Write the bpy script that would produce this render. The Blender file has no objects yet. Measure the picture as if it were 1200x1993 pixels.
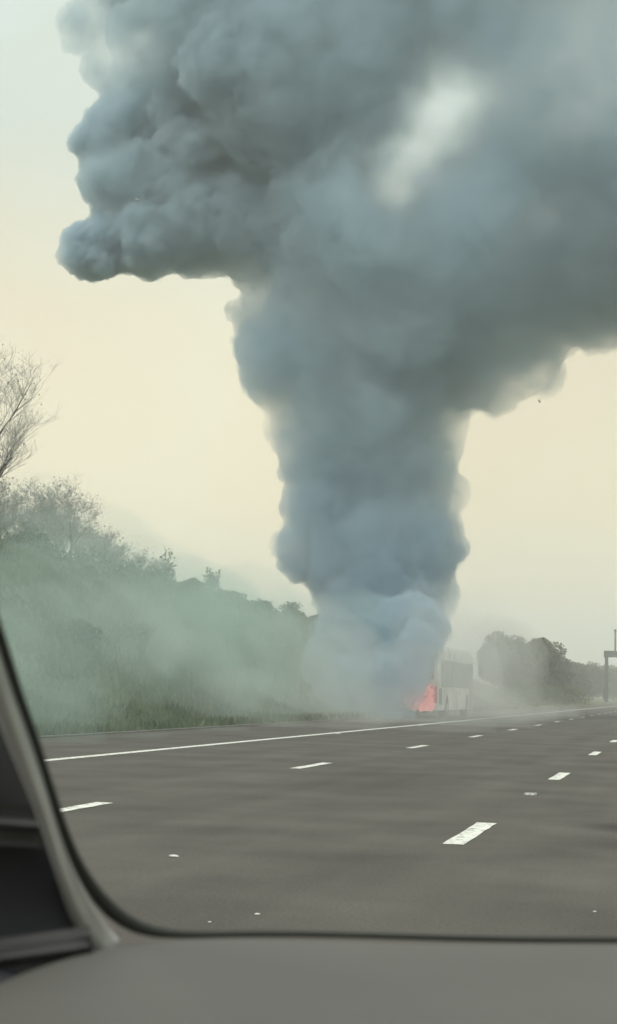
import bpy, bmesh, math, random
import numpy as np
from mathutils import Vector, Matrix, noise
random.seed(7); rng = np.random.default_rng(7)
S = bpy.context.scene
COL = S.collection
# ------------------------------------------------------------------ camera
H = 1.1
PSI, PITCH, ROLL = math.radians(13.55), math.radians(6.6), math.radians(1.5)
FWD = Vector((-math.sin(PSI)*math.cos(PITCH), math.cos(PSI)*math.cos(PITCH), math.sin(PITCH)))
_R = Vector((math.cos(PSI), math.sin(PSI), 0)); _U = _R.cross(FWD)
RGT = _R*math.cos(ROLL) + _U*math.sin(ROLL); UPV = RGT.cross(FWD)
cd = bpy.data.cameras.new('camera'); cam = bpy.data.objects.new('camera', cd); COL.objects.link(cam)
cd.sensor_fit = 'HORIZONTAL'; cd.sensor_width = 36; cd.lens = 90
cd.clip_start = 0.05; cd.clip_end = 9000
cd.dof.use_dof = True; cd.dof.focus_distance = 60; cd.dof.aperture_fstop = 15
M3 = Matrix((RGT, UPV, -FWD)).transposed()
cam.matrix_world = Matrix.Translation((0, 0, H)) @ M3.to_4x4()
S.camera = cam
# ------------------------------------------------------------------ sky, sun, exposure
SUN_EL, SUN_AZ = math.radians(48), math.radians(215)      # azimuth measured clockwise from +Y
w = bpy.data.worlds.new('World'); S.world = w; w.use_nodes = True
nt = w.node_tree; nt.nodes.clear()
def N(tree, t, **k):
    n = tree.nodes.new(t)
    for a, b in k.items(): setattr(n, a, b)
    return n
sky = N(nt, 'ShaderNodeTexSky', sky_type='NISHITA'); sky.sun_disc = False
sky.sun_elevation = SUN_EL; sky.sun_rotation = SUN_AZ; sky.dust_density = 4; sky.air_density = 1.2
tc = N(nt, 'ShaderNodeTexCoord'); sep = N(nt, 'ShaderNodeSeparateXYZ'); nt.links.new(tc.outputs['Generated'], sep.inputs[0])
ramp = N(nt, 'ShaderNodeValToRGB'); nt.links.new(sep.outputs['Z'], ramp.inputs[0])
cr = ramp.color_ramp
K = 1.0
pts = [(0.0, (9.4, 8.5, 6.3)), (0.12, (9.5, 8.4, 5.7)), (0.24, (8.3, 7.7, 5.8)), (0.34, (6.6, 7.4, 6.8)), (0.45, (7.2, 8.4, 8.1)), (1.0, (12, 12.4, 12.4))]
while len(cr.elements) < len(pts): cr.elements.new(0.5)
for e, (p_, c_) in zip(cr.elements, pts): e.position = p_; e.color = (*[v*K/13 for v in c_], 1)
gain = N(nt, 'ShaderNodeVectorMath', operation='SCALE'); gain.inputs['Scale'].default_value = 13; nt.links.new(ramp.outputs[0], gain.inputs[0])
cn = N(nt, 'ShaderNodeTexNoise'); cn.inputs['Scale'].default_value = 3.0; cn.inputs['Detail'].default_value = 4
nt.links.new(tc.outputs['Generated'], cn.inputs['Vector'])
cm = N(nt, 'ShaderNodeMapRange'); cm.inputs[1].default_value = .3; cm.inputs[2].default_value = .7; cm.inputs[3].default_value = .94; cm.inputs[4].default_value = 1.06
nt.links.new(cn.outputs['Fac'], cm.inputs[0])
g2 = N(nt, 'ShaderNodeVectorMath', operation='SCALE'); nt.links.new(gain.outputs[0], g2.inputs[0]); nt.links.new(cm.outputs[0], g2.inputs['Scale'])
pn = N(nt, 'ShaderNodeTexNoise'); pn.inputs['Scale'].default_value = 5.5; pn.inputs['Detail'].default_value = 3; nt.links.new(tc.outputs['Generated'], pn.inputs['Vector'])
pr = N(nt, 'ShaderNodeValToRGB'); nt.links.new(pn.outputs['Fac'], pr.inputs[0]); pr.color_ramp.elements[0].position = .38; pr.color_ramp.elements[1].position = .62
pr.color_ramp.elements[0].color = (.99, .935, .88, 1); pr.color_ramp.elements[1].color = (1, 1, 1, 1)
g3 = N(nt, 'ShaderNodeVectorMath', operation='MULTIPLY'); nt.links.new(g2.outputs[0], g3.inputs[0]); nt.links.new(pr.outputs[0], g3.inputs[1]); g2 = g3
mx = N(nt, 'ShaderNodeMix', data_type='RGBA'); mx.inputs[0].default_value = 0.93      # overcast veil over the blue sky
nt.links.new(sky.outputs[0], mx.inputs[6]); nt.links.new(g2.outputs[0], mx.inputs[7])
bg = N(nt, 'ShaderNodeBackground'); bg.inputs['Strength'].default_value = 0.1
nt.links.new(mx.outputs[2], bg.inputs[0]); wo = N(nt, 'ShaderNodeOutputWorld'); nt.links.new(bg.outputs[0], wo.inputs[0])
sl = bpy.data.lights.new('sun', 'SUN'); sl.energy = 1.5; sl.angle = math.radians(15); sl.color = (1, .95, .86)
so = bpy.data.objects.new('sun', sl); COL.objects.link(so)
sd = Vector((math.sin(SUN_AZ)*math.cos(SUN_EL), math.cos(SUN_AZ)*math.cos(SUN_EL), math.sin(SUN_EL)))
so.rotation_euler = sd.to_track_quat('Z', 'Y').to_euler()
S.render.engine = 'CYCLES'
S.view_settings.view_transform = 'Standard'; S.view_settings.look = 'None'
S.view_settings.gamma = 1; S.view_settings.exposure = 0.32; S.view_settings.use_curve_mapping = False
cy = S.cycles
cy.use_denoising = True; cy.max_bounces = 8; cy.diffuse_bounces = 2; cy.glossy_bounces = 2
cy.volume_bounces = 4; cy.transparent_max_bounces = 24; cy.volume_max_steps = 256; cy.volume_step_rate = 1.0
cy.caustics_reflective = False; cy.caustics_refractive = False; cy.sample_clamp_indirect = 4

# ------------------------------------------------------------------ helpers
def P(px, py, D):
    """the place in the world, D metres ahead, that stands in the given direction of view"""
    return Vector((0, 0, H)) + (FWD + RGT*((px-600)/3000) + UPV*((996.5-py)/3000))*D
def tag(o, label=None, cat=None, group=None, kind=None):
    if label: o['label'] = label
    if cat: o['category'] = cat
    if group: o['group'] = group
    if kind: o['kind'] = kind
    return o
def link(name, me, mat=None, parent=None, smooth=False):
    o = bpy.data.objects.new(name, me); COL.objects.link(o)
    if mat is not None and not me.materials: me.materials.append(mat)
    if parent is not None: o.parent = parent
    if smooth: me.polygons.foreach_set('use_smooth', [True]*len(me.polygons))
    return o
def empty(name, loc=(0, 0, 0), rz=0):
    o = bpy.data.objects.new(name, None); COL.objects.link(o); o.location = loc; o.rotation_euler.z = rz
    o.empty_display_size = .2; return o
def pyd(name, vs, fs, mat=None, parent=None, smooth=False):
    me = bpy.data.meshes.new(name); me.from_pydata([tuple(v) for v in vs], [], [tuple(f) for f in fs]); me.update()
    return link(name, me, mat, parent, smooth)
class MB:
    def __init__(s): s.bm = bmesh.new()
    def box(s, a, b, rot=None, bevel=0):
        a, b = Vector(a), Vector(b)
        m = Matrix.Translation((a+b)/2)
        if rot is not None: m = m @ rot
        d = b-a
        g = bmesh.ops.create_cube(s.bm, size=1, matrix=m @ Matrix.Diagonal((*[max(abs(v), 1e-4) for v in d], 1)))
        if bevel:
            es = {e for v in g['verts'] for e in v.link_edges}
            bmesh.ops.bevel(s.bm, geom=list(es), offset=bevel, segments=2, affect='EDGES', profile=.6)
        return s
    def cyl(s, a, b, r0, r1=None, n=12):
        a, b = Vector(a), Vector(b); d = b-a
        q = d.to_track_quat('Z', 'Y').to_matrix().to_4x4()
        bmesh.ops.create_cone(s.bm, cap_ends=True, segments=n, radius1=r0, radius2=r0 if r1 is None else r1, depth=d.length, matrix=Matrix.Translation((a+b)/2) @ q)
        return s
    def poly(s, pts):
        s.bm.faces.new([s.bm.verts.new(p) for p in pts]); return s
    def prism(s, pts, off):
        off = Vector(off); a = [s.bm.verts.new(p) for p in pts]; b = [s.bm.verts.new(Vector(p)+off) for p in pts]
        s.bm.faces.new(a); s.bm.faces.new(b[::-1]); n = len(a)
        for i in range(n): s.bm.faces.new((a[i], b[i], b[(i+1) % n], a[(i+1) % n]))
        return s
    def build(s, name, mat, parent=None, smooth=False):
        bmesh.ops.recalc_face_normals(s.bm, faces=s.bm.faces)
        me = bpy.data.meshes.new(name); s.bm.to_mesh(me); s.bm.free()
        return link(name, me, mat, parent, smooth)
def sweep(path, rad, n=8, flat=1.0):
    """tube verts/faces along a path; rad number or list"""
    vs, fs = [], []; m = len(path)
    for i, p in enumerate(path):
        t = (path[min(i+1, m-1)]-path[max(i-1, 0)]).normalized()
        a = t.orthogonal().normalized() if i == 0 else (a - t*a.dot(t)).normalized()
        b = t.cross(a); r = rad[i] if hasattr(rad, '__len__') else rad
        for k in range(n):
            th = 2*math.pi*k/n; vs.append(p + a*(r*math.cos(th)) + b*(r*flat*math.sin(th)))
    for i in range(m-1):
        for k in range(n): fs.append((i*n+k, i*n+(k+1) % n, (i+1)*n+(k+1) % n, (i+1)*n+k))
    fs.append(tuple(range(n))[::-1]); fs.append(tuple(range((m-1)*n, m*n)))
    return vs, fs
def mat(name, color, rough=.6, metal=0, spec=.5, var=.15, scale=4, bump=0, bscale=40, color2=None, detail=6):
    m = bpy.data.materials.new(name); m.use_nodes = True; t = m.node_tree
    b = t.nodes['Principled BSDF']; b.inputs['Roughness'].default_value = rough; b.inputs['Metallic'].default_value = metal
    b.inputs['Specular IOR Level'].default_value = spec
    c = N(t, 'ShaderNodeTexCoord'); n = N(t, 'ShaderNodeTexNoise'); n.inputs['Scale'].default_value = scale; n.inputs['Detail'].default_value = detail
    t.links.new(c.outputs['Object'], n.inputs['Vector'])
    r = N(t, 'ShaderNodeValToRGB'); r.color_ramp.elements[0].position = .3; r.color_ramp.elements[1].position = .7
    c2 = color2 or color
    r.color_ramp.elements[0].color = (*[v*(1-var) for v in color], 1); r.color_ramp.elements[1].color = (*[min(1, v*(1+var)) for v in c2], 1)
    t.links.new(n.outputs['Fac'], r.inputs[0]); t.links.new(r.outputs[0], b.inputs['Base Color'])
    if bump:
        n2 = N(t, 'ShaderNodeTexNoise'); n2.inputs['Scale'].default_value = bscale; n2.inputs['Detail'].default_value = 4
        t.links.new(c.outputs['Object'], n2.inputs['Vector'])
        bp = N(t, 'ShaderNodeBump'); bp.inputs['Strength'].default_value = bump; bp.inputs['Distance'].default_value = .02
        t.links.new(n2.outputs['Fac'], bp.inputs['Height']); t.links.new(bp.outputs[0], b.inputs['Normal'])
    return m

# ------------------------------------------------------------------ ground and terrain
X_EDGE, X_L1, X_L2, X_R = -8.85, -5.25, -1.61, 2.1
def crest(y):
    return 5.9 + .35*math.sin(y*.06) + .3*math.sin(y*.17+1)
def ground_z(x, y):
    z = 0
    if x < -12.6:
        f = min(1, max(0, (-13.6-x)/10.2)); f = f*f*(3-2*f)
        c = crest(y)
        if y > 95: c *= max(.12, 1-(y-95)/120*.75)         # the bank dies down beyond the burning coach
        z = f*c
        if x < -26: z += .02*(-26-x) if x > -200 else 3.48
        z += .14*noise.noise(Vector((x*.5, y*.5, 0)))*min(1, (-12.6-x)/2)
    elif x > 24:
        z = min(3, (x-24)*.2)
    if y > 420: z += min(1, (y-420)/500)*9*max(0, min(1, (abs(x+5)-14)/60))
    return z
m_grass = mat('verge_grass', (.075, .10, .035), .95, spec=.1, var=.35, scale=.35, bump=.9, bscale=8, color2=(.12, .12, .06))
m_asph = mat('asphalt', (.090, .083, .073), .88, spec=.22, var=.14, scale=.7, bump=.4, bscale=90, color2=(.105, .098, .086))
t = m_asph.node_tree; b = t.nodes['Principled BSDF']; co = N(t, 'ShaderNodeTexCoord')
# long worn wheel tracks and dark smeared stains
mp = N(t, 'ShaderNodeMapping'); mp.inputs['Scale'].default_value = (1.6, .035, 1); t.links.new(co.outputs['Object'], mp.inputs[0])
ns = N(t, 'ShaderNodeTexNoise'); ns.inputs['Scale'].default_value = 1; ns.inputs['Detail'].default_value = 3; t.links.new(mp.outputs[0], ns.inputs[0])
mr = N(t, 'ShaderNodeMapRange'); mr.inputs[1].default_value = .35; mr.inputs[2].default_value = .65; mr.inputs[3].default_value = .9; mr.inputs[4].default_value = 1.07
t.links.new(ns.outputs['Fac'], mr.inputs[0])
prev = b.inputs['Base Color'].links[0].from_socket
def mul(tree, sock, fac):
    v = N(tree, 'ShaderNodeVectorMath', operation='SCALE'); tree.links.new(sock, v.inputs[0]); tree.links.new(fac, v.inputs['Scale']); return v.outputs[0]
cur = mul(t, prev, mr.outputs[0])
gg = N(t, 'ShaderNodeTexNoise'); gg.inputs['Scale'].default_value = 45; gg.inputs['Detail'].default_value = 5; t.links.new(co.outputs['Object'], gg.inputs[0])
mg = N(t, 'ShaderNodeMapRange'); mg.inputs[1].default_value = .3; mg.inputs[2].default_value = .7; mg.inputs[3].default_value = .78; mg.inputs[4].default_value = 1.2
t.links.new(gg.outputs['Fac'], mg.inputs[0]); cur = mul(t, cur, mg.outputs[0])
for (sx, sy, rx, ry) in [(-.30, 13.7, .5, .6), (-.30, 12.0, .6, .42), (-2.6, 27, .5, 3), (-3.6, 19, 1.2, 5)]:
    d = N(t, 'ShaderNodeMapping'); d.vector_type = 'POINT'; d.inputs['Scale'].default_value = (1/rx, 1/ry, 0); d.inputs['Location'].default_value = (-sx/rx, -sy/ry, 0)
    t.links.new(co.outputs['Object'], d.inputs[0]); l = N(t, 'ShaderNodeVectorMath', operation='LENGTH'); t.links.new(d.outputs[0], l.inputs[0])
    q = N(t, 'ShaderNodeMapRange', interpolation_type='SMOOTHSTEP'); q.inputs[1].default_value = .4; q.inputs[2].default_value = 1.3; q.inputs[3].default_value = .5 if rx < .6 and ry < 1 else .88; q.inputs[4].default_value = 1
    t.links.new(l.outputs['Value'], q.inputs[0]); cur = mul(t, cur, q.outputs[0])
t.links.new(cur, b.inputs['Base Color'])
m_paint = mat('road_paint', (.72, .72, .66), .6, var=.12, scale=9, color2=(.8, .8, .74))
t = m_paint.node_tree; pb = t.nodes['Principled BSDF']          # worn thermoplastic: road shows through in chips
c = N(t, 'ShaderNodeTexCoord'); n = N(t, 'ShaderNodeTexNoise'); n.inputs['Scale'].default_value = 14; n.inputs['Detail'].default_value = 6
t.links.new(c.outputs['Object'], n.inputs[0]); r = N(t, 'ShaderNodeValToRGB'); r.color_ramp.elements[0].position = .36; r.color_ramp.elements[1].position = .46
t.links.new(n.outputs['Fac'], r.inputs[0]); mm = N(t, 'ShaderNodeMix', data_type='RGBA'); mm.inputs[6].default_value = (.2, .2, .18, 1)
t.links.new(r.outputs[0], mm.inputs[0]); t.links.new(pb.inputs['Base Color'].links[0].from_socket, mm.inputs[7]); t.links.new(mm.outputs[2], pb.inputs['Base Color'])

def grid_sheet(name, xs, ys, zf, mt):
    vs = [(x, y, zf(x, y)) for y in ys for x in xs]; nx = len(xs)
    fs = [(j*nx+i, j*nx+i+1, (j+1)*nx+i+1, (j+1)*nx+i) for j in range(len(ys)-1) for i in range(nx-1)]
    return pyd(name, vs, fs, mt, smooth=True)
xs = [-1500, -900, -500, -300, -200, -140, -100, -80, -60, -50, -42, -36] + list(np.arange(-32, -12.4, .7)) + [-12.3, -8, 0, 8, 16, 24, 32, 40, 60, 100, 200, 400, 800, 1500]
ys = [-1500, -600, -200, -80, -30, 0, 10] + list(np.arange(16, 130, 1.4)) + list(np.arange(132, 420, 12)) + list(np.arange(430, 900, 60)) + [1000, 1400, 2000, 3000]
tag(grid_sheet('ground', xs, ys, lambda x, y: ground_z(x, y)-(.03 if -12.4 < x < 20 else 0), m_grass), 'grass ground and roadside bank on the left of the motorway', kind='structure')
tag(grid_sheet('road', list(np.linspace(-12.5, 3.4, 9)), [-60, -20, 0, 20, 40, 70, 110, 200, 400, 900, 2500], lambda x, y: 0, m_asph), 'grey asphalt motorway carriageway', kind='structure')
mb = MB(); mb.box((-12.72, -60, -.1), (-12.5, 900, .035)); tag(mb.build('kerb', mat('kerb_concrete', (.13, .12, .105), .9, var=.3, scale=2, bump=.4)), 'low concrete kerb along the hard shoulder', kind='structure')
pyd('edge_line', [(X_EDGE-.1, -20, .005), (X_EDGE+.1, -20, .005), (X_EDGE+.1, 900, .005), (X_EDGE-.1, 900, .005)], [(0, 1, 2, 3)], m_paint)['kind'] = 'structure'
o = pyd('edge_line', [(X_R-.1, -20, .005), (X_R+.1, -20, .005), (X_R+.1, 900, .005), (X_R-.1, 900, .005)], [(0, 1, 2, 3)], m_paint); o['kind'] = 'structure'
dash_me = None
for x in (X_L1, X_L2):
    for k in range(-1, 40):
        y = (11.85 if x == X_L1 else 11.5) + k*9.55
        L = 2.05
        if dash_me is None:
            vs, fs = [], []
            ny = 9
            for j in range(ny):
                w0 = .083+.008*random.uniform(-1, 1); w1 = .083+.008*random.uniform(-1, 1)
                vs += [(-w0, L*j/(ny-1), 0), (w1, L*j/(ny-1), 0)]
            fs = [(2*j, 2*j+1, 2*j+3, 2*j+2) for j in range(ny-1)]
            o = pyd('lane_dash', vs, fs, m_paint); dash_me = o.data
        else: o = link('lane_dash', dash_me)
        o.location = (x, y, .005); o['kind'] = 'structure'; o['group'] = 'white lane dashes'

# cat's-eye road studs, in the gaps between dashes and along the edge line
m_stud = mat('stud_casting', (.35, .35, .33), .5, metal=.3); m_refl = mat('stud_reflector', (.8, .82, .8), .2, spec=.8)
stud0 = None
def stud(x, y, label, group):
    global stud0
    if stud0 is None:
        r = empty('road_stud')
        MB().box((-.07, -.09, -.01), (.07, .09, .022), bevel=.012).build('casting', m_stud, r)
        MB().box((-.045, -.097, .004), (-.008, -.075, .018)).build('reflector', m_refl, r)
        MB().box((.008, -.097, .004), (.045, -.075, .018)).build('reflector', m_refl, r)
        stud0 = r; o = r
    else:
        o = stud0.copy(); COL.objects.link(o)
        for c in stud0.children:
            d = c.copy(); COL.objects.link(d); d.parent = o
    o.location = (x, y, 0); tag(o, label, 'road stud', group)
studs = [(X_L2, 17.7, 'small pale road stud in the nearest gap of the right-hand dashed line'),
         (X_EDGE+.25, 39.6, 'bright road stud beside the solid edge line, nearer of two before the coach'),
         (X_EDGE+.25, 53.0, 'bright road stud beside the solid edge line, farther of two before the coach')]
for x, y, l in studs: stud(x, y, l, 'road studs')
# small litter on the near lane
m_lit = mat('pale_litter', (.6, .6, .56), .7, var=.3, scale=30)
for (x, y, s, l) in [(-3.2, 9.78, .032, 'pale flake of litter lying alone on the asphalt at left'), (-2.01, 7.49, .014, 'tiny pale chip on the asphalt just past the dashboard'),
                     (-2.15, 7.15, .009, 'tiniest pale crumb on the asphalt, touching the dashboard edge in view'), (-.42, 8.29, .009, 'tiny pale crumb on the asphalt at far right near the dashboard')]:
    bm = bmesh.new(); bmesh.ops.create_icosphere(bm, subdivisions=2, radius=s)
    for v in bm.verts:
        v.co = Vector((v.co.x*1.1, v.co.y*.9, max(-.1*s, v.co.z*.35)))*(1+.35*noise.noise(v.co*30/s*.03+Vector((x, y, 0))))
    me = bpy.data.meshes.new('litter'); bm.to_mesh(me); bm.free(); o = link('litter', me, m_lit); o.location = (x, y, .004); tag(o, l, 'litter', 'specks of litter on the road')

# ------------------------------------------------------------------ vegetation
m_bark = mat('bark', (.10, .085, .07), .9, spec=.1, var=.3, scale=6, bump=.5)
m_leafd = mat('dark_leaf', (.045, .065, .03), .8, spec=.2, var=.5, scale=.9, color2=(.07, .085, .04))
m_leafg = mat('green_leaf', (.06, .095, .035), .8, spec=.2, var=.5, scale=.9, color2=(.10, .13, .05))
m_twig = mat('twig', (.42, .41, .39), .9, spec=.1, var=.3, scale=3)
def branches(seed, h, spread, levels, r0, up=.5, nsub=5, lean=(0, 0)):
    """returns (trunk segs, branch segs, tips); each seg a path with radii"""
    rd = random.Random(seed); trunk, br, tips = [], [], []
    def grow(p, d, L, r, lv):
        n = 5 if lv == 0 else 4; path = [p.copy()]; rr = [r]
        for i in range(n):
            d = (d + Vector((rd.uniform(-1, 1), rd.uniform(-1, 1), rd.uniform(-.3, .8)*up))*.22).normalized()
            p = p + d*(L/n); path.append(p.copy()); rr.append(r*(1-.75*(i+1)/n))
        (trunk if lv == 0 else br).append((path, rr, lv)); tips.append((p.copy(), lv))
        if lv < levels:
            k = nsub + (2 if lv == 0 else 0)
            for j in range(k):
                f = rd.uniform(.3 if lv == 0 else .15, 1); idx = min(n-1, int(f*n)); q = path[idx].lerp(path[idx+1], f*n-idx)
                az = rd.uniform(0, 2*math.pi); out = Vector((math.cos(az), math.sin(az), 0))
                nd = (d*.55 + out*spread*rd.uniform(.6, 1.2) + Vector((0, 0, up*rd.uniform(.2, 1)))).normalized()
                grow(q, nd, L*rd.uniform(.42, .68), rr[idx]*.55, lv+1)
    grow(Vector((0, 0, -.3)), Vector((lean[0], lean[1], 1)).normalized(), h*.55, r0, 0)
    return trunk, br, tips
def tubes(segs, nmin=3):
    V, F = [], []
    for path, rr, lv in segs:
        n = 7 if lv == 0 else (5 if lv == 1 else 3)
        vs, fs = sweep(path, [max(.004, r) for r in rr], n)
        o = len(V); V += vs; F += [tuple(i+o for i in f) for f in fs]
    return V, F
def leaf_cloud(centres, radii, n, size, seed):
    g = np.random.default_rng(seed); c = np.array(centres); r = np.array(radii)
    idx = g.integers(0, len(c), n); d = g.normal(size=(n, 3)); d /= np.linalg.norm(d, axis=1)[:, None]
    rad = r[idx]*g.uniform(.25, 1, n)**.45
    p = c[idx] + d*rad[:, None]*np.array([1, 1, .8])
    a = g.normal(size=(n, 3)); a /= np.linalg.norm(a, axis=1)[:, None]; b_ = np.cross(a, g.normal(size=(n, 3))); b_ /= np.linalg.norm(b_, axis=1)[:, None]
    s = size*g.uniform(.5, 1.3, n)[:, None]
    V = np.stack([p-a*s, p+b_*s*.55, p+a*s, p-b_*s*.55], 1).reshape(-1, 3)
    F = np.arange(4*n).reshape(-1, 4)
    return V, F
def fast_mesh(name, V, F, mt, parent=None):
    me = bpy.data.meshes.new(name); V = np.asarray(V, dtype=np.float32); F = np.asarray(F, dtype=np.int32)
    me.vertices.add(len(V)); me.vertices.foreach_set('co', V.ravel()); me.loops.add(F.size); me.loops.foreach_set('vertex_index', F.ravel())
    me.polygons.add(len(F)); me.polygons.foreach_set('loop_start', np.arange(0, F.size, F.shape[1], dtype=np.int32)); me.update(calc_edges=True); me.validate()
    return link(name, me, mt, parent)
def bare_tree(loc, h, seed, label, levels=4, spread=.8, leaves=0, group=None, name='bare_tree', cat='tree', nsub=5, r0=None, lean=(0, 0), leafmat=None, lsize=.09):
    root = empty(name, loc, random.uniform(0, 6)); tag(root, label, cat, group)
    tr, br, tips = branches(seed, h, spread, levels, r0 or h*.022, nsub=nsub, lean=lean)
    top = max(p.z for p, lv in tips); f = h/top
    for s in tr+br:
        for p in s[0]: p *= f
    V, F = tubes(tr); pyd('trunk', V, F, m_bark, root, True)
    big = [s for s in br if s[2] == 1]; sm = [s for s in br if s[2] > 1]
    V, F = tubes(big); pyd('branch', V, F, m_bark, root, True)
    V, F = tubes(sm); pyd('crown', V, F, m_twig, root)['kind'] = 'stuff'
    if leaves:
        cs = [p*f for p, lv in tips if lv >= 2]
        V, F = leaf_cloud(cs, [.35]*len(cs), leaves, lsize, seed); fast_mesh('leaf_cluster', V, F, leafmat or m_leafg, root)['kind'] = 'stuff'
    return root
def leafy_tree(loc, h, w_, seed, label, n=9000, size=.16, group=None, lm=None, name='leafy_tree', cat='tree', base=.2):
    rd = random.Random(seed); root = empty(name, loc, rd.uniform(0, 6)); tag(root, label, cat, group)
    tr, br, tips = branches(seed, h*.9, .9, 2, h*.03, nsub=4)
    V, F = tubes(tr); pyd('trunk', V, F, m_bark, root, True); V, F = tubes(br); pyd('branch', V, F, m_bark, root)
    cs, rs = [], []
    for i in range(26):
        z = h*rd.uniform(base, .92); k = (z/h-base)/(1-base); prof = math.sin(math.pi*min(1, .22+.78*k)**.9)**.6 if k < .99 else .3
        az = rd.uniform(0, 6.28); q = rd.uniform(.2, .8)*w_/2*prof
        rad = rd.uniform(.12, .24)*w_
        cs.append((math.cos(az)*q, math.sin(az)*q, min(z, h-rad*rd.uniform(.45, 1.5)))); rs.append(rad)
    V, F = leaf_cloud(cs, rs, n, size, seed); fast_mesh('crown', V, F, lm or m_leafd, root)['kind'] = 'stuff'
    return root

ORD = 'first second third fourth fifth sixth seventh eighth ninth tenth eleventh'.split()
# left: big bare trees and scrub on the bank crest
def on(x, y): return (x, y, ground_z(x, y))
bare_tree(on(-25.2, 52), 8.4, 3, 'tall bare pale-twigged tree at the left edge, on the bank crest', 4, .75, nsub=6, lean=(.05, 0), leaves=300, lsize=.05, leafmat=m_twig)
bare_tree(on(-27.5, 50.5), 8.0, 14, 'bare tree half cut off by the left edge, behind the tallest one', 4, .8, nsub=6)
bare_tree(on(-26.2, 53.5), 5.6, 31, 'mid-height bare tree behind the tall bare tree at the left edge', 4, .7, nsub=6)
brush = [(49.5, 2.6), (51, 2.2), (52.6, 2.9), (54, 2.3), (55.4, 3.2), (56.8, 3.9), (58.2, 3.6), (59.8, 3.9), (61.3, 3.0), (62.8, 2.6), (64.6, 2.3), (66.6, 1.9), (69, 1.6), (71.6, 1.3)]
for i, (y, h) in enumerate(brush):
    n_ = ['first', 'second', 'third', 'fourth', 'fifth', 'sixth', 'seventh'][min(i, 13-i)]
    bare_tree(on(-24.3+.5*math.sin(i*2.3), y), h, 60+i, n_+(' bare shrub from the left end of the twiggy brush on the bank' if i < 7 else ' bare shrub from the smoke end of the twiggy brush on the bank'), 4, .8, nsub=6, name='bare_shrub', cat='shrub', leaves=900, lsize=.05, leafmat=m_twig, group='bare shrubs on the bank crest')
bushes = []
rb = random.Random(5)
def bush(x, y, h, w_, seed, label, group, lm=None, n=2600):
    return leafy_tree(on(x, y), h, w_, seed, label, n=n, size=.10, group=group, lm=lm or m_leafg, name='bush', cat='bush', base=.05)
crest_b = [(-24.5, 50, 1.1), (-24.3, 54, 1.1), (-24.4, 59, 1.2), (-24.1, 64, 1.1), (-24.2, 69, 1.0), (-24.1, 75, .8), (-24.2, 82, .7), (-24.2, 88, .8), (-23.8, 95, .7), (-24, 104, .8), (-23.8, 114, .9)]
for i, (x, y, h) in enumerate(crest_b):
    bush(x, y, h, h*3.4, 100+i, ORD[i]+' bush from the left in the low row along the bank crest', 'bushes along the bank crest', m_leafd if i % 2 else m_leafg)
for i, (x, y, h) in enumerate([(-24.4, 72.6, 1.9), (-24.2, 79.5, 1.5), (-24.1, 94, 1.1)]):
    bare_tree(on(x, y), h, 40+i, ['thin sapling sticking up from the crest bushes, leftmost of three', 'thin sapling sticking up from the crest bushes, middle of three', 'thin sapling nearest the smoke, right of three on the crest'][i], 3, .4, nsub=4, name='sapling', cat='sapling', leaves=500, lsize=.08, group='saplings on the bank crest', leafmat=m_leafd)
scr = sorted([(rb.uniform(30, 100), rb.uniform(-22.8, -17.6), rb.uniform(.4, .8)) for _ in range(18)])
for i, (y, x, h) in enumerate(scr):
    far_w = ['near the windscreen pillar', 'on the nearer part of the bank', 'halfway along the bank', 'towards the smoke', 'close to the foot of the smoke'][min(4, i*5//18)]
    bush(x, y, h, h*2.2, 200+i, ['low', 'small'][h < .6]+(' scrub bush high on the grassy slope ' if x < -20.2 else ' scrub bush low on the grassy slope ')+far_w, 'scrub bushes on the bank slope', m_leafg if rb.random() < .6 else m_leafd, n=1500)
# rough grass tufts on the bank and verge
def tufts(name, n, xr, yr, h, mt, label, seed):
    g = np.random.default_rng(seed); x = g.uniform(*xr, n); y = yr[0] + (yr[1]-yr[0])*g.uniform(0, 1, n)**1.5
    z = np.array([ground_z(a, b) for a, b in zip(x, y)]); p = np.stack([x, y, z-.02], 1)
    az = g.uniform(0, 6.28, n); s = h*g.uniform(.4, 1.2, n); wv = .035+.05*g.random(n)
    a = np.stack([np.cos(az)*wv, np.sin(az)*wv, 0*az], 1); tip = p + np.stack([g.normal(0, .3, n)*s, g.normal(0, .3, n)*s, s], 1)
    V = np.stack([p-a, p+a, tip], 1).reshape(-1, 3); tag(fast_mesh(name, V, np.arange(3*n).reshape(-1, 3), mt), label, 'grass', kind='stuff')
m_blade = mat('grass_blade', (.06, .095, .04), .9, spec=.1, var=.4, scale=.5, color2=(.10, .125, .06))
tufts('grass', 90000, (-24, -12.75), (22, 130), .28, m_blade, 'rough grass growing over the roadside bank', 3)

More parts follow.
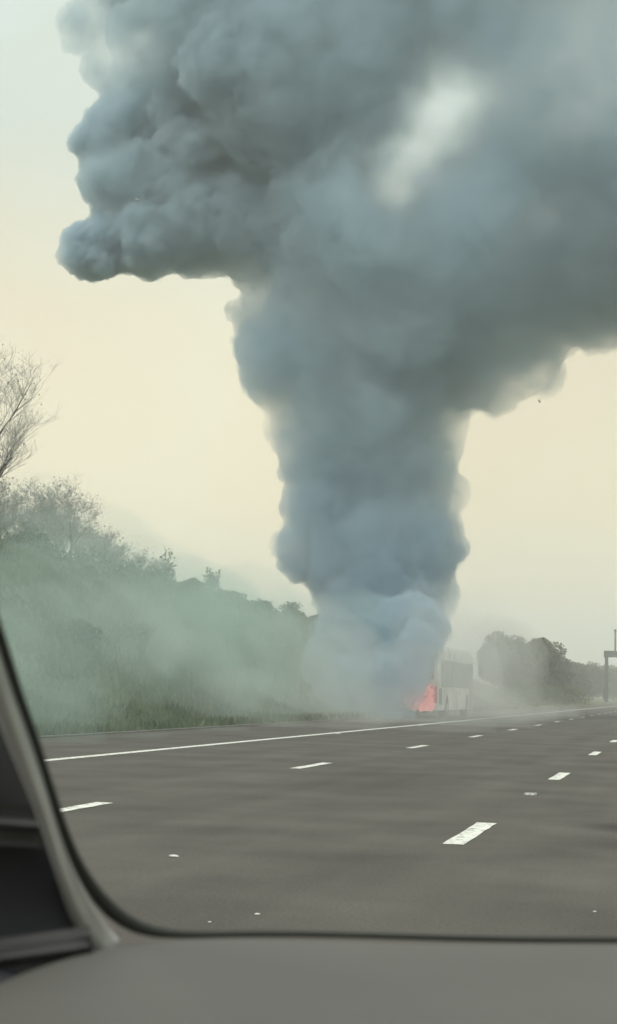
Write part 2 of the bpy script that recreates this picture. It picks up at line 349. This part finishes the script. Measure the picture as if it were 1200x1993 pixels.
# right of the coach: dark rounded trees and a lower hedge, hazy in the distance
far = [(-19.5, 176, 7.9, 6.5, 'dark rounded tree immediately right of the coach'), (-20, 190, 9.0, 8.5, 'tall dark rounded tree in the clump, second from the coach'),
       (-19, 199, 9.1, 8.5, 'tallest dark tree in the middle of the clump right of the coach'), (-18.5, 214, 9.5, 8, 'dark rounded tree right of a small notch in the clump top'),
       (-19, 236, 8.6, 7.5, 'dark tree on the falling right end of the distant clump')]
for i, (x, y, h, w_, l) in enumerate(far): leafy_tree((x, y, ground_z(x, y)), h-.6-ground_z(x, y), w_, 300+i, l, n=15000, size=.19, group='dark trees in the clump beyond the coach')
for i, (x, y, h, w_) in enumerate([(-21, 262, 7.6, 8), (-22, 285, 8, 8), (-21, 310, 8.2, 9), (-22, 335, 8.6, 9), (-20, 365, 9, 10), (-21, 400, 9.5, 10), (-20, 440, 10, 10), (-19, 480, 10, 12)]):
    leafy_tree((x, y, ground_z(x, y)), h+.4-ground_z(x, y), w_, 320+i, ORD[i]+' hedgerow tree, counted away from the dark clump, fading into haze behind the gantry', n=9000, size=.24, group='far hedgerow trees behind the gantry')
for i, (x, y, h) in enumerate([(-15.5, 150, 2.4), (-15.2, 163, 2.3), (-15.6, 178, 2.6), (-15.2, 196, 2.6), (-15.4, 218, 2.4), (-15.6, 245, 2.8)]):
    bush(x, y, h, h*2, 350+i, ORD[i]+' green bush, counted from the coach, on the verge under the dark trees', 'verge bushes under the dark trees', m_leafg, n=4000)
for i in range(26):
    x = -60+i*7+rb.uniform(-2, 2); y = 560+rb.uniform(-20, 20)
    if abs(x+5) < 16: y += 120
    leafy_tree((x, y, ground_z(x, y)-.3), rb.uniform(8, 12), 12, 400+i, 'faint tree in the farthest hazy line on the horizon, beyond the gantry', n=3000, size=.5, group='trees of the farthest hazy line')

# ------------------------------------------------------------------ gantry
m_steel = mat('gantry_steel', (.07, .075, .075), .55, metal=.3, var=.2); m_white = mat('white_panel', (.88, .9, .92), .5, var=.06)
GY = 300
gan = tag(empty('sign_gantry', (-13.2, GY, 0)), 'grey steel sign gantry crossing the road at the right edge, carrying white panels', 'gantry')
MB().box((-.32, -.3, 0), (.32, .3, 9.0), bevel=.03).build('post', m_steel, gan)
MB().box((18.2, -.25, 0), (18.64, .25, 9.0), bevel=.03).build('post', m_steel, gan)
MB().box((-.7, -.6, -.1), (.7, .6, .45), bevel=.05).build('footing', mat('footing', (.2, .2, .19), .9), gan)
MB().box((17.7, -.6, -.1), (19.1, .6, .45), bevel=.05).build('footing', mat('footing_b', (.2, .2, .19), .9), gan)
for z in (8.75, 9.75):
    MB().box((-.35, -.3, z-.09), (18.8, .3, z+.13), bevel=.02).build('beam', m_steel, gan)
for k in range(14):
    x = k*1.34; MB().cyl((x, -.28, 8.85), (x+1.2, -.28, 9.65), .05, n=6).build('brace', m_steel, gan)
MB().box((-.5, -.42, 8.86), (18.8, .42, 10.1), bevel=.02).build('walkway', m_steel, gan)
for k, x in enumerate((1.25, 3.2, 6.2, 10.0, 13.8)):
    p_ = MB().box((x-.9, -.75, 7.85), (x+.9, -.4, 8.85), bevel=.03).build('sign_panel', m_white, gan)
MB().box((-.55, -.5, 1.2), (-.2, .5, 3.2), bevel=.03).build('cabinet', m_steel, gan)
MB().cyl((1.6, 0, 9.8), (1.6, 0, 14.0), .16, .12, 8).build('mast', m_steel, gan)
MB().box((1.4, -.3, 13.6), (1.8, .3, 14.2), bevel=.04).build('camera_box', m_steel, gan)

# ------------------------------------------------------------------ coach
m_body = mat('coach_white_paint', (.62, .61, .57), .45, spec=.5, var=.18, scale=1.1, color2=(.80, .82, .79))
m_glass = mat('coach_glass', (.16, .19, .18), .15, spec=.8, var=.2, scale=.7); m_rub = mat('rubber', (.025, .025, .025), .8); m_dark = mat('coach_dark_trim', (.04, .04, .042), .6)
m_redlamp = mat('red_lamp_lens', (.55, .03, .03), .25); m_burn = mat('scorched_red_paint', (.30, .07, .06), .7, var=.7, scale=3.5, color2=(.42, .17, .13)); m_alloy = mat('wheel_rim', (.5, .5, .5), .4, metal=.7)
CX, CY, CL, CW, CH = -11.5, 68.0, 12.2, 2.5, 3.3
co_ = tag(empty('coach', (CX, CY, 0)), 'white coach seen from its rear right corner, burning on the hard shoulder under the smoke', 'coach')
hw = CW/2
# body shell: one lofted section along Y with rounded shoulders
def section(y, top, inset):
    w_ = hw-inset; t_ = top; r_ = .28; pts_ = [(w_, .38), (w_, .9), (w_*.998, 1.5), (w_*.985, 2.5), (w_*.97, t_-r_)]
    for a in (25, 50, 75, 90): pts_.append((w_*.97-r_+r_*math.cos(math.radians(a)), t_-r_+r_*math.sin(math.radians(a))))
    full = pts_ + [(-x, z) for x, z in pts_[::-1]]
    return [(x, y, z) for x, z in full]
secs = [section(0.02, CH-.12, .06), section(.10, CH-.02, .0), section(.6, CH, 0), section(CL-.9, CH, 0), section(CL-.3, CH-.1, .02), section(CL, CH-.5, .14)]
V, F = [], []; ns_ = len(secs[0])
for s_ in secs: V += s_
for i in range(len(secs)-1):
    for k in range(ns_): F.append((i*ns_+k, i*ns_+(k+1) % ns_, (i+1)*ns_+(k+1) % ns_, (i+1)*ns_+k))
F.append(tuple(range(ns_))[::-1]); F.append(tuple(range((len(secs)-1)*ns_, len(secs)*ns_)))
pyd('body', V, F, m_body, co_)
for k in range(6):
    y = .75+k*1.62
    fr = MB().box((hw-.03, y, 1.42), (hw+.012, y+1.54, 2.62), bevel=.03).build('window', m_glass, co_)
    MB().box((-hw-.012, y, 1.42), (-hw+.03, y+1.54, 2.62), bevel=.03).build('window', m_glass, co_)
for k in range(5):
    y = .9+k*1.5
    if k == 1: continue
    p_ = MB().box((hw-.02, y, .5), (hw+.014, y+1.4, 1.18), bevel=.015).build('luggage_door', m_body, co_)
    MB().box((hw+.012, y+.6, .62), (hw+.03, y+.8, .66)).build('handle', m_dark, p_)
MB().box((hw-.02, CL-1.75, .45), (hw+.012, CL-.95, 2.6), bevel=.02).build('driver_door', m_glass, co_)
for y in (CL-1.85, CL-.9): MB().box((hw-.02, y, .42), (hw+.022, y+.08, 2.7)).build('door_pillar', m_dark, co_)
for y in (2.35, CL-2.75):
    for sx in (1, -1):
        r_ = .5; MB().cyl((sx*(hw-.3), y, .52), (sx*(hw+.005), y, .52), r_+.09, n=24).build('wheel_arch', m_dark, co_)
        wh = MB().cyl((sx*(hw-.26), y, .5), (sx*(hw+.02), y, .5), r_, n=24).build('wheel', m_rub, co_)
        MB().cyl((sx*(hw-.0), y, .5), (sx*(hw+.035), y, .5), .27, .2, n=16).build('rim', m_alloy, wh)
# rear face
MB().box((-hw+.25, -.01, 1.75), (hw-.25, .06, 2.75), bevel=.03).build('rear_window', m_glass, co_)
eng = MB().box((-hw+.3, -.012, .75), (hw-.35, .05, 1.5), bevel=.015).build('engine_cover', m_burn, co_)
for k in range(5): MB().box((-hw+.4, -.028, .85+k*.12), (hw-.45, -.008, .89+k*.12)).build('slat', m_dark, eng)
for sx in (1, -1):
    MB().box((sx*(hw-.28), -.02, .7), (sx*(hw-.1), .05, 1.45), bevel=.02).build('tail_lamp', m_redlamp, co_)
    MB().box((sx*(hw-.16)-.07, -.03, 2.75), (sx*(hw-.16)+.07, .03, 2.87)).build('marker_lamp', m_redlamp, co_)
MB().box((-hw+.03, -.09, .38), (hw-.03, .08, .66), bevel=.04).build('bumper', m_body, co_)
MB().box((-.26, -.1, .45), (.26, -.085, .57)).build('number_plate', mat('yellow_plate', (.7, .55, .08), .5), co_)
for y in (.12, .5): MB().box((hw-.01, y, .62), (hw+.02, y+.16, 1.35), bevel=.01).build('side_vent', m_dark, co_)
MB().cyl((hw-.05, CL-.1, 2.75), (hw+.32, CL+.25, 2.6), .025, n=8).build('mirror_arm', m_dark, co_)
MB().box((hw+.2, CL+.2, 2.05), (hw+.42, CL+.32, 2.6), bevel=.03).build('mirror', m_dark, co_)
MB().box((-hw+.18, CL-.08, 1.2), (hw-.18, CL+.02, 2.6), bevel=.02).build('windscreen', m_glass, co_)
for k in range(3): MB().box((-.55, 1.8+3.2*k, CH-.01), (.55, 2.7+3.2*k, CH+.1), bevel=.03).build('roof_hatch', m_body, co_)
# fire: tongues of flame at the engine bay
def emis(name, c, s):
    m = bpy.data.materials.new(name); m.use_nodes = True; t = m.node_tree; t.nodes.clear()
    e = N(t, 'ShaderNodeEmission'); e.inputs[1].default_value = s; tr_ = N(t, 'ShaderNodeBsdfTransparent'); mxs = N(t, 'ShaderNodeMixShader')
    c_ = N(t, 'ShaderNodeTexCoord'); n_ = N(t, 'ShaderNodeTexNoise'); n_.inputs['Scale'].default_value = 2.2; n_.inputs['Detail'].default_value = 4
    t.links.new(c_.outputs['Object'], n_.inputs[0]); r_ = N(t, 'ShaderNodeMapRange'); r_.inputs[1].default_value = .35; r_.inputs[2].default_value = .6
    t.links.new(n_.outputs['Fac'], r_.inputs[0]); t.links.new(r_.outputs[0], mxs.inputs[0])
    rr = N(t, 'ShaderNodeValToRGB'); rr.color_ramp.elements[0].color = (*c, 1); rr.color_ramp.elements[1].color = (1, .42, .40, 1); t.links.new(n_.outputs['Fac'], rr.inputs[0]); t.links.new(rr.outputs[0], e.inputs[0])
    t.links.new(tr_.outputs[0], mxs.inputs[1]); t.links.new(e.outputs[0], mxs.inputs[2]); o_ = N(t, 'ShaderNodeOutputMaterial'); t.links.new(mxs.outputs[0], o_.inputs[0]); return m
m_fl = emis('flame', (1, .20, .18), .6)
fire = tag(empty('fire', (CX+.75, CY-.35, .35)), 'reddish flames at the lower rear of the white coach', 'fire')
rf = random.Random(9)
for k in range(12):
    x = rf.uniform(-.8, .35); y = rf.uniform(-.25, .1); h = rf.uniform(.6, 1.9); r_ = rf.uniform(.09, .19)
    path = [Vector((x+rf.uniform(-.1, .1)*j, y+rf.uniform(-.05, .05)*j, h*j/6)) for j in range(7)]
    vs, fs = sweep(path, [r_*q for q in (.5, .95, 1, .8, .55, .3, .05)], 9); pyd('flame_tongue', vs, fs, m_fl, fire, True)

# ------------------------------------------------------------------ smoke
def vol_mat(name, color, dens, nscale=.12, lo=.35, hi=.65, dmin=.4, holes=(), veil=0, zfade=None, anis=.2, color2=None, cscale=.06, czone=None, detail=3):
    m = bpy.data.materials.new(name); m.use_nodes = True; t = m.node_tree; t.nodes.clear(); lk = t.links.new
    out = N(t, 'ShaderNodeOutputMaterial'); pv = N(t, 'ShaderNodeVolumePrincipled'); pv.inputs['Color'].default_value = (*color, 1); pv.inputs['Anisotropy'].default_value = anis
    c_ = N(t, 'ShaderNodeTexCoord'); n_ = N(t, 'ShaderNodeTexNoise'); n_.inputs['Scale'].default_value = nscale; n_.inputs['Detail'].default_value = detail; n_.inputs['Roughness'].default_value = .62
    lk(c_.outputs['Object'], n_.inputs[0])
    def rng_(sock, a, b, c, d, smooth=False):
        r = N(t, 'ShaderNodeMapRange'); r.interpolation_type = 'SMOOTHSTEP' if smooth else 'LINEAR'
        for i, v in enumerate((a, b, c, d)): r.inputs[i+1].default_value = v
        lk(sock, r.inputs[0]); return r.outputs[0]
    def mulf(x, y):
        q = N(t, 'ShaderNodeMath', operation='MULTIPLY'); lk(x, q.inputs[0]); lk(y, q.inputs[1]); return q.outputs[0]
    cur = rng_(n_.outputs['Fac'], lo, hi, dmin*dens, dens, True)
    s_ = N(t, 'ShaderNodeSeparateXYZ'); lk(c_.outputs['Object'], s_.inputs[0])
    if zfade: cur = mulf(cur, rng_(s_.outputs['Z'], *zfade))
    if holes:                                          # thin, ragged places in the cloud
        wn = N(t, 'ShaderNodeTexNoise'); wn.inputs['Scale'].default_value = .28; wn.inputs['Detail'].default_value = 2; lk(c_.outputs['Object'], wn.inputs[0])
        wsb = N(t, 'ShaderNodeVectorMath', operation='SUBTRACT'); lk(wn.outputs['Color'], wsb.inputs[0]); wsb.inputs[1].default_value = (.5, .5, .5)
        wm = N(t, 'ShaderNodeVectorMath', operation='SCALE'); lk(wsb.outputs[0], wm.inputs[0]); wm.inputs['Scale'].default_value = 7
        wa = N(t, 'ShaderNodeVectorMath', operation='ADD'); lk(c_.outputs['Object'], wa.inputs[0]); lk(wm.outputs[0], wa.inputs[1])
        for (p_, rad, amt) in holes:
            d_ = N(t, 'ShaderNodeVectorMath', operation='DISTANCE'); lk(wa.outputs[0], d_.inputs[0]); d_.inputs[1].default_value = p_
            cur = mulf(cur, rng_(d_.outputs['Value'], rad*.25, rad, 1-amt, 1, True))
    lk(cur, pv.inputs['Density']); lk(pv.outputs[0], out.inputs['Volume'])
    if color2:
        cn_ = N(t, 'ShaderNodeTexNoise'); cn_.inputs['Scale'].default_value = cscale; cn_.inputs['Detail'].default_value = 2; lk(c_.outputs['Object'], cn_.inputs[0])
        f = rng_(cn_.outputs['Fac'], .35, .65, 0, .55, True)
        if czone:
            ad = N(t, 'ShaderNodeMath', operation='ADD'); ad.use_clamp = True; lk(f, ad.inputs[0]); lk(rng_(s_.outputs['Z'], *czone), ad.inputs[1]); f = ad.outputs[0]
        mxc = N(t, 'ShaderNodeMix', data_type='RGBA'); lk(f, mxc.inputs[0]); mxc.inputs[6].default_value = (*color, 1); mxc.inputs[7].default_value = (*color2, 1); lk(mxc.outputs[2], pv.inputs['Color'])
    if veil:
        a = N(t, 'ShaderNodeBsdfTransparent'); b_ = N(t, 'ShaderNodeBsdfDiffuse'); b_.inputs[0].default_value = (*color, 1); x_ = N(t, 'ShaderNodeMixShader'); x_.inputs[0].default_value = veil
        lk(a.outputs[0], x_.inputs[1]); lk(b_.outputs[0], x_.inputs[2]); lk(x_.outputs[0], out.inputs['Surface'])
    return m
def puff_mesh(name, balls, mt, voxel, disp, dscale, extra=5, seed=1, bumpf=.33):
    rd = random.Random(seed); bm = bmesh.new()
    def ball(c, r, sc=(1, 1, 1)):
        bmesh.ops.create_icosphere(bm, subdivisions=3, radius=r, matrix=Matrix.Translation(c) @ Matrix.Diagonal((*sc, 1)))
    for c, r in balls:
        ball(c, r)
        for _ in range(extra):
            d = Vector((rd.gauss(0, 1), rd.gauss(0, 1), rd.gauss(0, 1))).normalized(); rr = r*rd.uniform(.2, bumpf)
            ball(c+d*(r-rr*.55), rr)
    me = bpy.data.meshes.new(name); bm.to_mesh(me); bm.free(); o = link(name, me, mt)
    rm = o.modifiers.new('remesh', 'REMESH'); rm.mode = 'VOXEL'; rm.voxel_size = voxel; rm.use_smooth_shade = True
    for k, (ds, dd) in enumerate(((dscale, disp), (dscale*.45, disp*.55), (dscale*.2, disp*.35))):
        tx = bpy.data.textures.new(name+'_billow', 'CLOUDS'); tx.noise_scale = ds; tx.noise_depth = 3
        dm = o.modifiers.new('billow', 'DISPLACE'); dm.texture = tx; dm.strength = dd; dm.mid_level = .5
    return o
SD = 75.0
B = [(390,310,90),(330,330,70),(735,1325,75),(735,1250,98),(690,1190,80),(785,1185,85),(735,1080,150),(600,1065,70),(820,1060,62),(845,1168,45),(838,1010,64),(640,985,95),(735,930,160),
     (858,868,52),(620,870,70),(690,790,175),(835,795,74),(895,745,58),(968,742,64),(1040,725,58),(1000,640,110),(900,650,150),(700,650,215),(555,700,105),(520,615,72),
     (1170,590,100),(1105,475,190),(800,450,300),(505,440,130),(385,430,112),(285,470,80),(195,485,62),(155,475,42),(215,430,45),(250,350,92),(238,270,90),(340,200,120),(165,45,55),(240,25,75),(215,125,58),
     (400,60,170),(650,150,300),(950,200,280),(1150,200,250),(1370,330,270),(1420,520,190),(500,-200,260),(900,-250,330),(1300,-120,300),(280,-150,170),(750,-520,300),(1150,-560,340),(1500,-350,280),(1000,-880,230)]
balls = []
for (x, y, r) in B:
    dep = SD + (1370-y)/1370*5 + (random.uniform(-.25, .25)*r/40)
    if y > 1150: dep -= (y-1150)/220*7
    balls.append((P(x, y, dep), r*dep/3000))
for (x, y, r, dep) in [(785,1376,34,65.5), (790,1335,40,66), (750,1372,56,66), (705,1350,60,66.5), (775,1300,62,68), (720,1290,78,70), (805,1300,42,66.5), (812,1262,44,67), (770,1340,60,66), (800,1215,70,69), (785,1235,76,71), (700,1235,92,72.5), (735,1175,120,74), (650,1290,62,72), (660,1350,50,69), (670,1330,50,68), (640,1270,50,71)]: balls.append((P(x, y, dep), r*dep/3000))
hl = [(P(250, 360, 79), 10, -1.3), (P(330, 120, 80), 10, -.8), (P(180, 500, 79), 6, -1.0)] + [(P(866, 205, d_), 5.2, .98) for d_ in (70, 75, 80, 85, 90)] + [(P(778, 345, d_), 3.8, .96) for d_ in (71, 76, 81, 86, 91)] + [(P(825, 270, d_), 4, .95) for d_ in (72, 78, 84, 90)] + [(P(232, 118, 80), 5, .85), (P(1200, 40, 78), 11, .8), (P(1200, 40, 88), 11, .8), (P(1070, 190, 80), 7, .6), (P(945, 375, 78), 4, .8)]
m_smoke = vol_mat('dark_smoke', (.595, .735, .835), .66, .22, .36, .60, .28, hl, veil=.02, zfade=(3, 10, 2.5, 1.25), anis=.3, color2=(.76, .88, .94), czone=(2, 14, -.7, .2), detail=5)  # czone darkens the smoke colour near the base, in place of self-shadowing
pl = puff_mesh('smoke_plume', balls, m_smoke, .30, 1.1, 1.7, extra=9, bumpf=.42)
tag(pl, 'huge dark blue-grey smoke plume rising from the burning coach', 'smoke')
# thin pale smoke rolling down over the bank, and a veil along the road by the coach
m_drift = vol_mat('thin_pale_smoke', (.71, .885, .83), .10, .13, .35, .65, .3, anis=.1)
dr = [(P(-150, 1310, 30), 2.2), (P(0, 1290, 32), 2.2), (P(120, 1290, 36), 2.0), (P(60, 1180, 50), 3.4), (P(180, 1120, 58), 3.0), (P(60, 1060, 54), 2.6), (P(-160, 1330, 40), 3.5), (P(0, 1290, 44), 3.6), (P(120, 1270, 46), 3.6), (P(250, 1240, 49), 3.4), (P(340, 1270, 52), 3.4), (P(430, 1300, 56), 3.2), (P(520, 1330, 60), 3.0), (P(600, 1345, 64), 3.0), (P(660, 1360, 67), 2.8), (P(600, 1290, 70), 3.4), (P(480, 1240, 64), 3.2), (P(680, 1290, 69), 3.4), (P(380, 1210, 58), 2.6), (P(250, 1385, 33), 1.0), (P(380, 1385, 40), 1.3), (P(500, 1385, 48), 1.5), (P(130, 1400, 29), .9)]
dr2 = puff_mesh('smoke_drift', dr, m_drift, .5, .9, 1.8, extra=3, seed=4); tag(dr2, 'thin pale smoke drifting low over the left bank beside the plume', 'smoke', kind='stuff')
m_streak = vol_mat('pale_streak_smoke', (.88, .94, .90), .11, .25, .36, .62, .15, anis=.1)
st = [(P(235+ q*34, 1215+q*18.5, 46+q*1.9), 1.25+.35*math.sin(q*1.7)) for q in range(12)]
dr4 = puff_mesh('smoke_drift', st, m_streak, .35, .8, 1.4, extra=4, seed=9); tag(dr4, 'paler streak of smoke slanting down the bank towards the coach', 'smoke', kind='stuff')
m_roads = vol_mat('road_smoke', (.95, .96, .94), .085, .2, .35, .65, .4, anis=.1)
dr = [(Vector((-10.2, 60, 1.2)), 2.0), (Vector((-9, 63, 2.0)), 2.2), (Vector((-9.3, 66, 2.6)), 2.4), (Vector((-8.8, 72, 2.2)), 2.6), (Vector((-8.8, 79, 2.6)), 2.6), (Vector((-6.5, 70, 1.0)), 1.6), (Vector((-12, 57, 1.3)), 2.2), (Vector((-14, 60, 2.3)), 2.6), (Vector((-10.4, 66.5, 4.2)), 2.0), (Vector((-8.6, 69, 2.4)), 1.9), (Vector((-8.2, 75, 2.8)), 2.2), (Vector((-9.9, 63, 3.2)), 1.8), (Vector((-9.0, 70, 4.4)), 1.8)]
dr = dr + [(Vector((-13.5+q*3.4, yy, -.3)), 1.8+.4*math.sin(yy+q)) for yy in range(46, 100, 9) for q in range(3)]
dr3 = puff_mesh('smoke_drift', dr, m_roads, .4, .6, 1.2, extra=3, seed=6); tag(dr3, 'faint smoke hanging over the road around the coach', 'smoke', kind='stuff')

# ------------------------------------------------------------------ haze
m_haze = bpy.data.materials.new('haze_air'); m_haze.use_nodes = True; t = m_haze.node_tree; t.nodes.clear()
pv = N(t, 'ShaderNodeVolumePrincipled'); pv.inputs['Color'].default_value = (.94, .955, .935, 1); pv.inputs['Density'].default_value = .0016; pv.inputs['Anisotropy'].default_value = 0
ho = N(t, 'ShaderNodeOutputMaterial'); t.links.new(pv.outputs[0], ho.inputs['Volume'])
tag(MB().box((-1600, -1600, -1.2), (1600, 3100, 75)).build('haze', m_haze), 'pale haze filling the air over the motorway', kind='stuff')

# ------------------------------------------------------------------ the car we look out of
m_plas = mat('light_grey_trim', (.5, .5, .49), .75, spec=.3, var=.08, scale=20, bump=.12, bscale=400)
m_dash = mat('dashboard_grey', (.108, .106, .097), .65, spec=.35, var=.06, scale=6, bump=.10, bscale=500)
m_pdark = mat('dark_door_plastic', (.045, .045, .046), .6, spec=.3, var=.1, scale=8, bump=.08, bscale=300)
m_frit = mat('black_seal', (.03, .032, .028), .6, spec=.3)
m_navy = mat('dark_blue_cloth', (.06, .062, .072), .95, spec=.1, bump=.15, bscale=500)
car = tag(empty('car', (0.35, .9, 0)), 'inside of the car the view is taken from: grey dashboard and left windscreen pillar', 'car'); car_off = Vector((.35, .9, 0))
def inner(name, V, F, mt, smooth=True, sub=1):
    o = pyd(name, [Vector(v)-car_off for v in V], F, mt, car, smooth)
    if sub:
        s_ = o.modifiers.new('smooth', 'SUBSURF'); s_.levels = sub; s_.render_levels = sub
    return o
def interp(pts_, n):
    pts_ = [Vector(p_) for p_ in pts_]; L = [0]
    for a, b_ in zip(pts_, pts_[1:]): L.append(L[-1]+(b_-a).length)
    out = []
    for k in range(n):
        s_ = L[-1]*k/(n-1); i = max(j for j in range(len(L)-1) if L[j] <= s_+1e-9); f = (s_-L[i])/(L[i+1]-L[i])
        p0 = pts_[max(i-1, 0)]; p1 = pts_[i]; p2 = pts_[i+1]; p3 = pts_[min(i+2, len(pts_)-1)]
        out.append(.5*((2*p1)+(p2-p0)*f+(2*p0-5*p1+4*p2-p3)*f*f+(3*p1-p0-3*p2+p3)*f**3))
    return out
def pix_depth(py):       # the pillar runs from the foot of the windscreen up and back towards us
    return 1.30 - (1830-py)/600*.26 if py > 200 else .6
Rt = interp([(-330, 460, 0), (-120, 930, 0), (-6, 1240, 0), (26, 1345, 0), (60, 1440, 0), (98, 1560, 0), (124, 1650, 0), (154, 1720, 0), (188, 1778, 0), (232, 1828, 0)], 26)
Lt = interp([(-420, 480, 0), (-180, 960, 0), (-58, 1262, 0), (-18, 1365, 0), (22, 1470, 0), (68, 1580, 0), (98, 1672, 0), (122, 1750, 0), (146, 1815, 0), (186, 1886, 0)], 26)
V, F = [], []
for a, b_ in zip(Lt, Rt):
    d = pix_depth((a.y+b_.y)/2)
    for f, dz in ((0, .02), (.06, .004), (.3, -.010), (.6, -.012), (.9, -.004), (1, .010), (1, .03), (.5, .04), (0, .04)):
        q = a.lerp(b_, f); V.append(P(q.x, q.y, d+dz))
n9 = 9
for i in range(25):
    for k in range(n9): F.append((i*n9+k, i*n9+(k+1) % n9, (i+1)*n9+(k+1) % n9, (i+1)*n9+k))
F.append(tuple(range(n9))); F.append(tuple(range(25*n9, 26*n9))[::-1])
inner('windscreen_pillar', V, F, m_plas)
# black seal round the glass: follows the pillar, turns the corner, then runs along the foot of the windscreen
sp = interp([(-318, 450, 0), (-110, 925, 0), (1, 1236, 0), (33, 1342, 0), (68, 1438, 0), (106, 1558, 0), (135, 1648, 0), (168, 1714, 0), (208, 1768, 0), (262, 1806, 0), (340, 1819, 0), (470, 1817, 0), (620, 1818, 0), (800, 1823, 0), (1000, 1828, 0), (1250, 1829, 0), (1700, 1832, 0), (2600, 1850, 0)], 60)
sp3 = [P(q.x, q.y, (pix_depth(q.y) if q.x < 240 else 1.30+min(.1, (q.x-240)/8000))+.012) for q in sp]
vs, fs = sweep(sp3, [.0036 if q.x < 110 else (.0036+.0045*max(0, 1-abs(q.x-225)/115) if q.x < 340 else .0032) for q in sp], 8)
inner('windscreen_seal', vs, fs, m_frit)
# dashboard top
far_ = interp([(176, 1858, 0), (226, 1832, 0), (330, 1823, 0), (460, 1819, 0), (560, 1819, 0), (700, 1824, 0), (900, 1829, 0), (1250, 1831, 0), (1700, 1834, 0), (2600, 1852, 0)], 30)
V, F = [], []; rows = [(0, 1.0), (.02, .3), (.10, 0), (.25, 0), (.45, 0), (.65, 0), (.85, 0), (1, 0)]
for q in far_:
    p0 = P(q.x, q.y, 1.30)
    back = P(q.x-80, q.y, 1.30)-Vector((0, .52, .0))
    for f, dr_ in rows:
        p_ = p0.lerp(back, f); p_.z = p0.z - .006*dr_ + .010*math.sin(min(1, f*2)*math.pi)*.5 - .05*max(0, f-.35)**2
        V.append(p_)
nr = len(rows)
for i in range(len(far_)-1):
    for k in range(nr-1): F.append((i*nr+k, i*nr+k+1, (i+1)*nr+k+1, (i+1)*nr+k))
d_ = inner('dashboard', V, F, m_dash); sm = d_.modifiers.new('thick', 'SOLIDIFY'); sm.thickness = .03; sm.offset = -1
# door: upper card, ridge, recess, ridge, dark lower pocket
def door_strip(name, rws, mt, sub=2):
    """rws: (left py, right px, right py, depth push)"""
    V, F = [], []; cols = (-900, -500, -250, -100, -40, 0)
    for (ly, rx, ry, push) in rws:
        for j, cpx in enumerate(cols):
            f = j/(len(cols)-1); x = cpx + (rx-cpx)*(0 if j < 5 else 1) if j == 5 else cpx*1.0
            x = rx if j == 5 else min(cpx, rx-6)
            y = ly+(ry-ly)*max(0, (x-0)/max(rx, 1)) if x > 0 else ly
            dd = 1.22+push - max(0, -x)/2600*.9
            V.append(P(x, y, dd))
        # intermediate
    nc = len(cols)
    for i in range(len(rws)-1):
        for k in range(nc-1): F.append((i*nc+k, i*nc+k+1, (i+1)*nc+k+1, (i+1)*nc+k))
    o = inner(name, V, F, mt, sub=sub); s_ = o.modifiers.new('thick', 'SOLIDIFY'); s_.thickness = .02; s_.offset = 1
    return o
door_strip('door_upper_card', [(1200, -45, 1240, .04), (1330, -8, 1340, .02), (1440, 40, 1450, .02), (1570, 80, 1575, .03), (1592, 92, 1600, .03)], m_pdark)
door_strip('door_ridge', [(1588, 90, 1596, .025), (1594, 96, 1604, .008), (1602, 104, 1614, .008), (1614, 110, 1632, .03)], mat('door_ridge_plastic', (.075, .075, .075), .5, spec=.4))
door_strip('door_recess', [(1616, 108, 1632, .05), (1700, 128, 1720, .07), (1800, 150, 1810, .07), (1850, 160, 1835, .05)], m_navy)
door_strip('armrest_ridge', [(1852, 158, 1822, .02), (1862, 170, 1832, -.02), (1882, 180, 1850, -.02), (1905, 190, 1872, .03)], mat('armrest_plastic', (.06, .06, .062), .5, spec=.4))
# dark lower pocket: slopes down-left from the dashboard end
V = [P(*q) for q in [(-900, 1880, .95), (-100, 1888, 1.17), (182, 1858, 1.27), (-900, 2300, .80), (-200, 2200, .95), (40, 1990, 1.16), (-900, 2700, .7), (-300, 2700, .8), (-100, 2200, 1.0)]]
inner('door_pocket', V, [(0, 1, 4, 3), (1, 2, 5, 4), (3, 4, 7, 6), (4, 5, 8, 7)], m_navy, sub=1)
# windscreen pane: clear glass outside the trim
m_pane = bpy.data.materials.new('windscreen_glass'); m_pane.use_nodes = True; t = m_pane.node_tree; t.nodes.clear()
tr_ = N(t, 'ShaderNodeBsdfTransparent'); tr_.inputs[0].default_value = (.94, .962, .96, 1); oo = N(t, 'ShaderNodeOutputMaterial'); t.links.new(tr_.outputs[0], oo.inputs[0])
V = [P(-330, 455, .70), P(150, 1740, 1.34), P(240, 1812, 1.35), P(2600, 1850, 1.45), P(2600, -900, .62), P(-330, -900, .50)]
pyd('windscreen', [v-car_off for v in V], [(0, 1, 2, 3, 4, 5)], m_pane, car)
